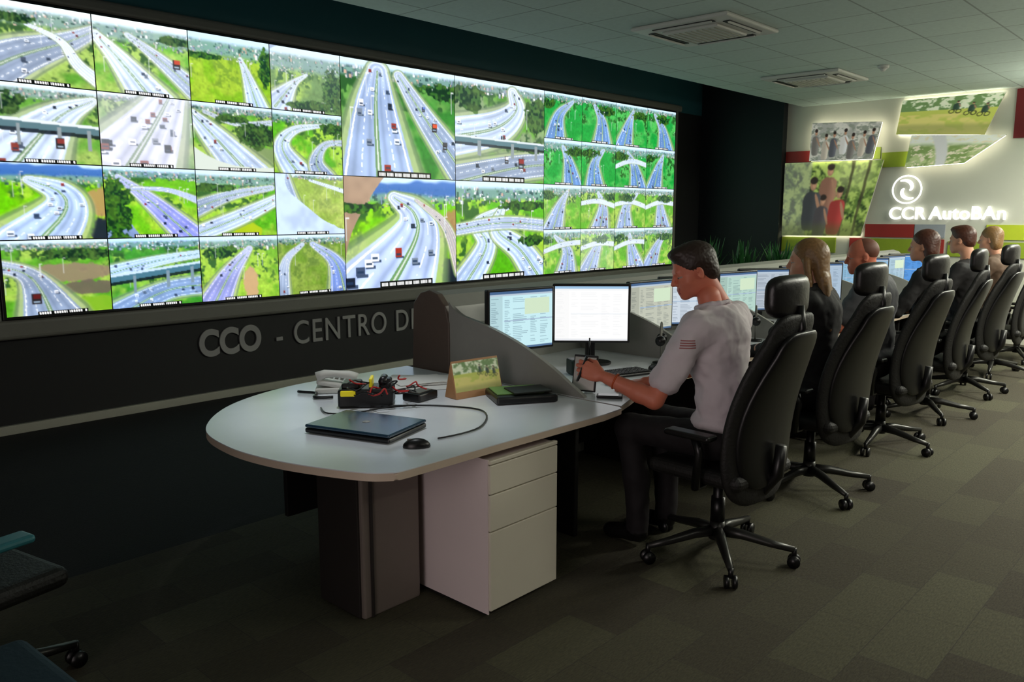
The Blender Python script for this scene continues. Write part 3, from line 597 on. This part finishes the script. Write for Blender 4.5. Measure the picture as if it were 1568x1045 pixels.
def head(e,M,skin,hairm,style,lip,detail=.0045):
    eyew=mat('eye_white',(165,148,140),.3); iris=mat('eye_iris',(30,20,15),.2)
    P=[E((-.012,0,.035),(.100,.077,.088),0,.02),E((.022,0,-.03),(.072,.062,.075),0,.03),E((.045,0,-.07),(.05,.045,.04),0,.03),
       E((.078,0,-.098),(.022,.024,.018),0,.02),
       C((.084,-.03,.022),(.084,.03,.022),.011,.011,0,.02),E((.087,0,-.068),(.016,.026,.02),0,.015),
       C((.05,.045,-.03),(.068,.03,-.035),.022,.02,0,.02),C((.05,-.045,-.03),(.068,-.03,-.035),.022,.02,0,.02),
       E((.098,.03,.004),(.016,.016,.011),0,.012,None,True),E((.098,-.03,.004),(.016,.016,.011),0,.012,None,True),
       C((.09,0,.014),(.114,0,-.026),.008,.0115,0,.010),C((.1,-.012,-.032),(.1,.012,-.032),.008,.008,0,.006),
       C((.099,-.015,-.060),(.099,.015,-.060),.0055,.0055,1,.004),C((.097,-.014,-.071),(.097,.014,-.071),.006,.006,1,.004),
       C((-.03,0,-.06),(-.055,0,-.21),.056,.060,0,.035)]
    for s in (-1,1):
        P+=[E((-.008,s*.078,-.008),(.019,.007,.031),0,.006,Matrix.Rotation(s*.35,3,'Z')),E((-.004,s*.084,-.004),(.010,.006,.018),0,.004,None,True),
            E((.075,s*.03,.002),(.0132,.0132,.011),2,.001),E((.0755,s*.03,.008),(.0150,.0150,.0095),0,.003),E((.075,s*.03,-.008),(.0135,.014,.006),0,.003)]
    sdf_mesh('head',P,detail,[skin,lip,eyew],e,M)
    b=MB()
    for s in (-1,1):
        b.sph((.0840,s*.0305,-.002),(.0062,.0062,.0055),iris,seg=10)
    o=b.obj('eyes',parent=e); o.matrix_local=M
    H=[E((-.020,0,.045),(.103,.084,.092),0,.02)]
    if style=='short': H+=[E((.045,0,.105),(.048,.055,.026),0,.03),E((-.06,0,-.02),(.055,.07,.06),0,.03)]
    if style=='long':
        H+=[E((-.07,0,-.05),(.05,.085,.12),0,.04)]+[C((-.085,y,-.1),(-.115+.008*(i%2),y*1.5,-.34-.03*(i%3)),.034,.02,0,.012) for i,y in enumerate((-.06,-.036,-.012,.012,.036,.06))]+[
            C((0,.075,0),(-.02,.085,-.2),.02,.02,0,.02),C((0,-.075,0),(-.02,-.085,-.2),.02,.02,0,.02)]
    if style=='bob': H+=[E((-.05,0,-.04),(.06,.092,.09),0,.04)]
    H+=[E((.095,0,-.045),(.085,.11,.105),0,.012,None,True)]
    if style=='short': H+=[E((.02,.09,-.045),(.04,.03,.055),0,.008,None,True),E((.02,-.09,-.045),(.04,.03,.055),0,.008,None,True),E((-.02,0,-.13),(.12,.12,.07),0,.01,None,True)]
    if style=='shaved': H=[E((-.024,0,.038),(.0935,.078,.0865),0,.01),E((.095,0,-.02),(.085,.12,.12),0,.012,None,True),E((0,0,-.12),(.14,.12,.09),0,.01,None,True)]
    H+=[C((.092,s*.018,.026),(.088,s*.044,.024),.0045,.0035,0,.002) for s in (-1,1)]
    o=sdf_mesh('hair',H,detail,[hairm],e,M)
    if style!='shaved':
        t=bpy.data.textures.new('hairn','CLOUDS'); t.noise_scale=.012
        dm=o.modifiers.new('d','DISPLACE'); dm.texture=t; dm.strength=.005; dm.mid_level=.5
def person(name,root,rz,shirt,trous,skin,hairm,style,J={},h=.011,detail=.006,female=False,long_sleeve=False,scale=1.):
    e=empty(name,root,rz); e.scale=(scale,)*3
    g=lambda k,d: np.array(J.get(k,d),float)
    w=.9 if female else 1.
    sh={-1:g('shL',(-.185*w,0,1.15)),1:g('shR',(.185*w,0,1.15))}
    el={-1:g('elL',(-.27,.14,.88)),1:g('elR',(.27,.14,.88))}
    wr={-1:g('wrL',(-.14,.38,.81)),1:g('wrR',(.14,.38,.81))}
    hc=g('head',(0,.06,1.40)); hf=g('hf',(0,1,-.1)); cb=g('chest',(0,-.01,1.02))
    shoe=mat('shoe_black',(15,14,14),.3)
    SK,SH,TR,SO=0,0,0,1
    T=[E((0,-.03,.63),(.170,.142,.12),TR,.04)]
    for s in (-1,1):
        kn=(s*.14,.42,.60)
        T+=[C((s*.09,-.02,.61),kn,.092,.066,TR,.04),C(kn,(s*.135,.37,.35),.064,.06,TR,.03),C((s*.135,.37,.35),(s*.13,.36,.11),.062,.055,TR,.03),
            C((s*.13,.35,.06),(s*.14,.52,.04),.042,.036,SO,.02)]
    P=[E((0,-.025,.80),(.160*w,.124,.17),SH,.05),E(cb,(.172*w,.132,.20),SH,.06),E((cb[0],cb[1]-.02,1.1),(.18*w,.10,.11),SH,.05),
        C(sh[-1]*.8+np.array([0,0,1.16])*.2,sh[1]*.8+np.array([0,0,1.16])*.2,.07,.07,SH,.05),
        C((sh[-1]*.4+np.array([0,0,1.185])*.6),(sh[1]*.4+np.array([0,0,1.185])*.6),.062,.062,SH,.04),
        E((0,-.027,.685),(.176*w,.150,.055),SH,.03)]
    nk=np.array([hc[0]*.45,hc[1]*.45-.015,1.215])
    for i in range(14):
        a=i*2*math.pi/14; a2=(i+1)*2*math.pi/14; R=.069
        f=lambda a:nk+np.array([R*math.cos(a),R*1.05*math.sin(a),.020-.022*math.sin(a)])
        P.append(C(f(a),f(a2),.0105,.0105,SH,.008))
    S=[]
    for s in (-1,1):
        A,B,D=sh[s],el[s],wr[s]; c=.72
        mid=A+(B-A)*c
        P+=[C(A,mid,.070*w,.068*w,SH,.04)]
        if long_sleeve: P+=[C(mid,B,.060*w,.050*w,SH,.02),C(B,B+(D-B)*.9,.050*w,.038*w,SH,.02)]
        fm=B+(D-B)*.3
        S+=[C(A+(B-A)*.5,B,.046*w,.043*w,SK,.006),C(B,fm,.043*w,.045*w,SK,.015),C(fm,D,.044*w,.028*w,SK,.015)]
    S.append(C(nk-np.array([0,.01,.05]),nk*.5+hc*.5-np.array([0,.03,.03]),.056*w,.054*w,SK,.015))
    sdf_mesh('arms_and_neck',S,h,[skin],e)
    sdf_mesh('shirt',P,h,[shirt],e,None,wrinkle=.024)
    sdf_mesh('trousers_and_shoes',T,h,[trous,shoe],e,None,wrinkle=.012)
    head(e,frame(hc,hf,g('hu',(0,0,1))),skin,hairm,style,mat('lips',(176,84,76),.5),detail)
    for s,k in ((-1,'L'),(1,'R')):
        d=wr[s]-el[s]; hd=g('hd'+k,d/np.linalg.norm(d)+np.array([0,.2,0])); hn=g('hn'+k,(0,0,1))
        f=Vector(hd).normalized(); M=frame(wr[s]+np.array(f)*.018,hd,hn)
        hand('hand_'+k,M,e,J.get('curl'+k,(.35,.4,.45,.5)),skin,J.get('th'+k,.3),mirror=(-1 if s<0 else 1))
        if J.get('hold')==k:
            b=MB(); b.box((.098,0,-.026),(.012,.125,.062),M_blk,bev=.004); b.box((.0915,0,-.026),(.001,.10,.052),mat('phone_glass',(40,46,52),.1),bev=0)
            o=b.obj('held_phone',parent=e); o.matrix_local=M@(Matrix.Diagonal((1,-1,1,1)) if s<0 else Matrix())
    return e
skin1=mat('skin_tan',(210,120,94),.5,var=.05,scale=30); skin2=mat('skin_light',(206,148,120),.5,var=.05,scale=30)
hair_d=mat('hair_dark_brown',(44,28,20),.5,var=.4,scale=120); hair_b=mat('hair_blonde_brown',(128,96,58),.45,var=.4,scale=90); hair_r=mat('hair_auburn',(74,38,24),.45,var=.4,scale=90)
hair_s=mat('hair_shaved',(110,66,50),.6,var=.2,scale=200)
white_sh=mat('shirt_white',(214,203,208),.75,var=.05,scale=9,bump=.35); trz=mat('trousers_dark',(20,15,18),.8,var=.1)
dark_sh=mat('shirt_black',(24,22,24),.8,bump=.2)
def patch_shirt():
    m=white_sh.copy(); m.name='shirt_white_sleeve_patch'; nt=m.node_tree; b=nt.nodes['Principled BSDF']
    base=b.inputs['Base Color'].links[0].from_socket
    tc=nt.nodes.new('ShaderNodeTexCoord'); sx=nt.nodes.new('ShaderNodeSeparateXYZ'); nt.links.new(tc.outputs['Object'],sx.inputs[0])
    def mth(op,a,b_=None):
        n=nt.nodes.new('ShaderNodeMath'); n.operation=op
        for i,v in enumerate((a,b_)):
            if v is None: continue
            if isinstance(v,(int,float)): n.inputs[i].default_value=v
            else: nt.links.new(v,n.inputs[i])
        return n.outputs[0]
    inz=mth('LESS_THAN',mth('ABSOLUTE',mth('SUBTRACT',sx.outputs[2],1.08)),.020)
    iny=mth('LESS_THAN',mth('ABSOLUTE',mth('SUBTRACT',sx.outputs[1],.015)),.026)
    inx=mth('LESS_THAN',sx.outputs[0],-.24)
    mask=mth('MULTIPLY',mth('MULTIPLY',inz,iny),inx)
    st=mth('GREATER_THAN',mth('FRACT',mth('MULTIPLY',sx.outputs[2],90.)),.5)
    red=nt.nodes.new('ShaderNodeMix'); red.data_type='RGBA'; nt.links.new(st,red.inputs['Factor']); red.inputs[6].default_value=(.62,.56,.58,1); red.inputs[7].default_value=(.38,.12,.12,1)
    mx=nt.nodes.new('ShaderNodeMix'); mx.data_type='RGBA'; nt.links.new(mask,mx.inputs['Factor']); nt.links.new(base,mx.inputs[6]); nt.links.new(red.outputs[2],mx.inputs[7]); nt.links.new(mx.outputs[2],b.inputs['Base Color'])
    return m
man=person('seated_man',(3.44,1.85,0),0,patch_shirt(),trz,skin1,hair_d,'short',
  dict(shL=(-.20,.03,1.14),shR=(.195,.035,1.15),elL=(-.35,.14,.82),wrL=(-.43,.355,.905),elR=(.25,.22,.90),wrR=(.07,.44,.80),
       head=(-.05,.135,1.39),hf=(-.72,.72,-.40),hu=(-.15,.15,1),chest=(-.01,.02,1.02),hold='L',
       hdL=(-.55,.75,.35),hnL=(-.75,-.45,.3),curlL=(.75,.85,.9,.95),thL=.9,curlR=(.3,.3,.3,.3),hdR=(-.5,.9,-.15)),h=.0075,detail=.004)
b=MB(); c=Vector((-.41,.315,.89)); ax=Vector((-.08,.225,.085)).normalized(); u=ax.orthogonal().normalized(); v=ax.cross(u)
b.tube([c+u*math.cos(a)*.035+v*math.sin(a)*.035 for a in np.linspace(0,2*math.pi,24)],.005,mat('bracelet_orange',(190,80,30),.4),6); b.obj('bracelet',parent=man)
person('seated_woman',(4.72,1.95,0),0,dark_sh,trz,skin2,hair_b,'long',female=True,long_sleeve=True,J=dict(head=(-.02,.05,1.38),hf=(-.3,1,-.1)))
person('seated_man',(5.9,2.02,0),0,mat('shirt_grey',(90,90,95),.8),trz,skin1,hair_s,'shaved',J=dict(head=(0,.1,1.36),hf=(-.6,1,-.2)))
person('seated_woman',(7.1,2.02,0),0,dark_sh,trz,skin2,hair_r,'bob',female=True,long_sleeve=True,J=dict(hf=(-.1,1,-.1),head=(0,.05,1.40)))
person('seated_man',(8.3,2.05,0),0,dark_sh,trz,skin2,hair_r,'short',J=dict(hf=(.1,1,-.1),head=(0,.05,1.42)))
person('seated_woman',(9.5,2.08,0),0,mat('shirt_brown',(90,70,55),.8),trz,skin2,hair_b,'bob',female=True)

# ------------------------------------------------------------------ monitors & desk items
def paint_ui(W,H,seed,c=(.85,.95,1.)):
    rng=np.random.default_rng(seed); img=np.ones((H,W,3))*np.array(c)
    img[:5]=(.16,.26,.42); img[5:8]=(.62,.70,.78); img[-4:]=(.2,.3,.45)
    img[8:-4,:int(W*.2)]*=.86
    for r in range(12,H-7,3):
        for a,l in ((3,.12),(int(W*.23),.1),(int(W*.36),.25),(int(W*.64),.12),(int(W*.8),.14)):
            if rng.random()>.25: img[r,a:a+int(W*l*(.5+.5*rng.random()))]*=(.62,.64,.68)
    img[int(H*.5):int(H*.5)+2,int(W*.22):]=(.55,.66,.78)
    if seed%2: img[14:int(H*.42),int(W*.55):int(W*.95)]=(.75,.86,.7)
    return img
M_scr=attr_mat('monitor_display',1.0,.2)
M_bez=mat('monitor_bezel',(26,25,26),.4)
def monitor(x,y,ang,seed=0,c=(.85,.95,1.),plain=False,zc=1.06,w=.44):
    e=empty('computer_monitor',(x,y,.743),ang); h=.33; z=zc-.743
    b=MB(); b.box((0,.02,z),(w+.03,.035,h+.03),M_bez,bev=.008); b.box((0,.05,z),(w*.7,.04,h*.6),M_blk,bev=.015)
    b.box((0,.075,z/2),(.06,.03,z),M_blk,bev=.008); b.prism([(.13*math.cos(a),.06+.1*math.sin(a)) for a in np.linspace(0,2*math.pi,24,endpoint=False)],0,.015,M_blk,bev=.004)
    b.obj('housing',parent=e)
    img=paint_ui(132,99,seed,c)
    if plain: img=img*.16+.84; img[:5]=(.5,.68,.85)
    painted('display',[(img**1.5,(-w/2,.001,z-h/2),(w,0,0),(0,0,h))],M_scr,e)
monitor(3.42,3.1,-.2,1,(.70,.90,.94)); monitor(3.91,2.98,-.85,2,(1,1,1),plain=True)
k=3
for x,r,c in ((4.72,-.1,(.66,.68,.6)),(5.2,-.6,(.72,.78,.84)),(5.95,-.2,(.6,.76,.7)),(6.4,-.6,(.6,.66,.72)),(7.05,-.2,(.5,.7,.75)),(7.55,-.6,(.55,.65,.75)),(8.3,-.2,(.4,.6,.75)),(8.8,-.6,(.42,.6,.75)),(9.55,-.2,(.5,.65,.75)),(10.0,-.6,(.2,.45,.8))):
    monitor(x,3.08,r,k,c,zc=1.03); k+=1
def keyboard(x,y,r):
    b=MB(); b.box((0,0,.009),(.44,.15,.016),M_blk,bev=.006)
    for i in range(5):
        for j in range(14): b.box((-.2+j*.0295+.005,-.055+i*.027,.02),(.024,.022,.008),mat('key_black',(30,30,32),.3),bev=.002,seg=1)
    b.obj('keyboard',(x,y,.743),r)
def mouse(x,y,r):
    b=MB(); b.sph((0,0,.004),(.03,.055,.032),M_blk); 
    bmesh.ops.bisect_plane(b.bm,geom=b.bm.verts[:]+b.bm.edges[:]+b.bm.faces[:],plane_co=(0,0,0),plane_no=(0,0,-1),clear_outer=True)
    b.box((0,.028,.031),(.006,.018,.008),M_grey,bev=.002); b.obj('computer_mouse',(x,y,.743),r)
keyboard(3.75,2.68,-.3); mouse(4.05,2.6,0)
for x in (4.85,6.1,7.3,8.5,9.7): keyboard(x,2.68,0); mouse(x+.3,2.66,0)
mouse(2.03,2.40,.9)
M_lid=mat('laptop_lid_blue',(30,58,78),.22,var=.1,spec=.7)
b=MB(); b.box((0,0,.012),(.42,.29,.02),M_blk,bev=.006); b.box((0,0,.031),(.42,.29,.014),M_lid,bev=.006,seg=3)
b.cyl((0,-.0,.0382),(0,0,.0388),.018,.018,M_let); b.box((0,.14,.028),(.3,.02,.018),M_blk,bev=.005)
b.obj('closed_laptop',(2.05,2.75,.743),math.radians(-72))
b=MB(); pts=catmull([(2.1,2.5,.748),(2.16,2.42,.748),(2.4,2.42,.748),(2.62,2.62,.748),(2.55,2.85,.748),(2.35,2.98,.76),(2.3,3.0,.765)],6); b.tube(pts,.004,M_blk,6)
b.tube(catmull([(2.3,3.7,.752),(2.26,3.6,.752),(2.3,3.5,.752),(2.24,3.42,.752),(2.3,3.35,.754),(2.36,3.32,.754)],6),.008,M_blk,6)
b.tube(catmull([(2.2,3.3,.749),(2.14,3.22,.749),(2.1,3.1,.749),(2.2,3.02,.749),(2.32,3.0,.75),(2.45,2.95,.75),(2.5,3.0,.75)],6),.004,M_blk,6)
b.obj('power_cable')
M_yel=mat('yellow_plastic',(240,222,30),.4,emit=.15); M_red=mat('red_wire',(180,30,30),.4)
b=MB(); b.box((0,0,.045),(.26,.17,.09),M_blk,bev=.012); b.box((-.07,.0,.1),(.09,.12,.03),M_blk,bev=.01); b.box((-.08,-.085,.072),(.07,.02,.026),M_yel,bev=.004); b.box((.02,.02,.1),(.014,.1,.06),M_yel,bev=.003)
b.box((.09,0,.1),(.06,.07,.06),M_blk,bev=.01); b.cyl((.08,-.05,.12),(.08,.05,.12),.02,.02,M_blk)
rng=random.Random(3)
for i in range(20):
    a=Vector((rng.uniform(-.03,.14),rng.uniform(-.09,.05),.1)); pts=[a]
    for k in range(5):
        a=a+Vector((rng.uniform(-.05,.06),rng.uniform(-.06,.02),rng.uniform(-.03,.025))); a.z=max(a.z,.015); pts.append(a.copy())
    b.tube(catmull([tuple(p) for p in pts],5),.004,M_red if i%3==0 else M_blk,6)
b.obj('radio_tool_kit',(2.35,3.14,.743),-.75)
b=MB(); b.prism([(-.1,-.11),(.1,-.11),(.1,.11),(-.1,.11)],0,.03,M_white,bev=.01)
b.box((0,.02,.045),(.19,.17,.03),M_white,bev=.012,rot=Matrix.Rotation(.2,3,'X'))
b.tube([(-.075,-.1,.075),(-.075,-.06,.092),(-.075,.0,.1),(-.075,.06,.1),(-.075,.1,.085)],[.026,.022,.017,.022,.027],M_white,12)
for i in range(4):
    for j in range(3): b.box((.0+j*.03,-.05+i*.028,.062),(.02,.018,.008),M_grey,bev=.002,seg=1)
b.obj('desk_telephone',(2.45,3.52,.743),.9)
b=MB(); M_pap=mat('paper_white',(228,226,222),.7,var=.02)
for i,(dx,dy,rz) in enumerate(((-.1,-.04,.2),(.08,.05,-.3),(0,0,.1),(-.04,.08,.5),(.03,-.09,-.15),(.0,.02,.35))): b.box((dx,dy,.002+.003*i),(.21,.297,.0025),M_pap,rz=rz,bev=0)
b.obj('paper_stack',(2.87,3.33,.743),.9)
b=MB(); b.box((0,0,.02),(.15,.11,.04),M_blk,bev=.008); b.box((0,0,.042),(.11,.07,.004),M_grey,bev=.001); b.obj('power_adapter',(2.60,3.04,.743),.2)
M_wood=mat('wood_light',(176,128,84),.5,var=.15)
e=empty('desk_calendar',(2.86,2.92,.743),-.12)
b=MB(); b.prism([(-.05,0),(.05,0),(.0,.185)],-.15,.15,M_wood,M=Matrix(((0,0,1,0),(1,0,0,0),(0,1,0,0),(0,0,0,1))),bev=.003); b.obj('stand',parent=e)
painted('picture',[(art(80,54,9,'cyclist'),(-.145,-.0525+.006,.012),(.29,0,0),(0,.042,.163))],attr_mat('calendar_print',.15,.4,base=1),e)
b=MB(); b.box((0,0,.019),(.31,.25,.038),M_blk,bev=.01); b.box((-.02,.02,.041),(.24,.18,.006),mat('green_folder',(110,150,80),.5),bev=.002); b.box((.03,-.02,.048),(.2,.15,.008),mat('dark_folder',(30,36,30),.5),rz=.1,bev=.002)
b.obj('document_binder',(2.95,2.68,.743),-.55)
b=MB(); R=Matrix.Rotation(-.25,3,'X'); b.box((0,0,.095),(.13,.012,.19),M_blk,rot=R,bev=.004); b.box((0,-.008,.095),(.115,.004,.17),mat('silver_edge',(190,188,182),.3,metal=.5),rot=R,bev=.001); b.box((0,.045,.075),(.05,.006,.155),M_blk,rot=Matrix.Rotation(.35,3,'X'),bev=.002)
b.obj('picture_frame',(3.3,2.55,.743),-1.25)
def phone(n,x,y,r):
    b=MB(); b.box((0,0,.007),(.065,.13,.012),M_blk,bev=.005,seg=3); b.box((0,.005,.0135),(.055,.1,.001),mat('phone_glass',(40,46,52),.1),bev=0); b.obj(n,(x,y,.743),r)
phone('mobile_phone',3.27,2.37,.6); phone('mobile_phone',3.55,2.52,.3)
b=MB(); b.box((0,0,.045),(.16,.1,.09),mat('intercom_dark_green',(26,42,36),.4),bev=.01); b.box((-.04,-.052,.06),(.06,.004,.012),mat('led_green',(60,220,120),.4,emit=2),bev=0); b.cyl((.06,.03,.09),(.06,.03,.2),.006,.004,M_blk); b.obj('desk_intercom',(3.67,2.86,.743),-.5)  # intercom box with a green LED
for x in (4.25,5.5,6.6):
    b=MB(); b.cyl((0,0,0),(0,0,.01),.05,.05,M_blk); b.cyl((0,0,.01),(0,0,.24),.006,.006,M_grey)
    b.tube([(.07*math.cos(a),0,.17+.085*math.sin(a)) for a in np.linspace(-.2,math.pi+.2,18)],.006,M_grey,8)
    for s in (-1,1): b.cyl((s*.055,0,.15),(s*.08,0,.15),.032,.03,M_blk)
    b.obj('headset_stand',(x,2.7,.743),.5)
M_leaf=mat('leaf_green',(40,92,44),.45,var=.3,scale=12)
for px,py in ((10.45,4.85),(10.45,5.35),(10.45,5.9)):
    b=MB(); b.prism([(-.17,-.2),(.17,-.2),(.2,.2),(-.2,.2)],0,.55,mat('planter_dark',(40,38,36),.5),bev=.01)
    r2=random.Random(int(py*10))
    for i in range(70):
        a=r2.uniform(0,6.28); L=r2.uniform(.4,.88); lean=r2.uniform(.1,.6); base=Vector((r2.uniform(-.1,.1),r2.uniform(-.12,.12),.54)); w=r2.uniform(.02,.035)
        d=Vector((math.cos(a),math.sin(a),0)); s=Vector((-d.y,d.x,0)); t=bmesh.new(); prev=None
        for q in range(6):
            f=q/5; p=base+d*(lean*L*.6*f*f)+Vector((0,0,L*(f-.25*lean*f*f))); ww=w*math.sin(math.pi*(.12+.86*f))
            c=[t.verts.new(p-s*ww),t.verts.new(p+Vector((0,0,-.006))),t.verts.new(p+s*ww)]
            if prev: t.faces.new((prev[0],prev[1],c[1],c[0])); t.faces.new((prev[1],prev[2],c[2],c[1]))
            prev=c
        b.add(t,M_leaf)
    b.obj('potted_plant',(px,py,0))
w=bpy.data.worlds.new('world'); scene.world=w; w.use_nodes=True; w.node_tree.nodes['Background'].inputs[0].default_value=(.01,.012,.014,1)
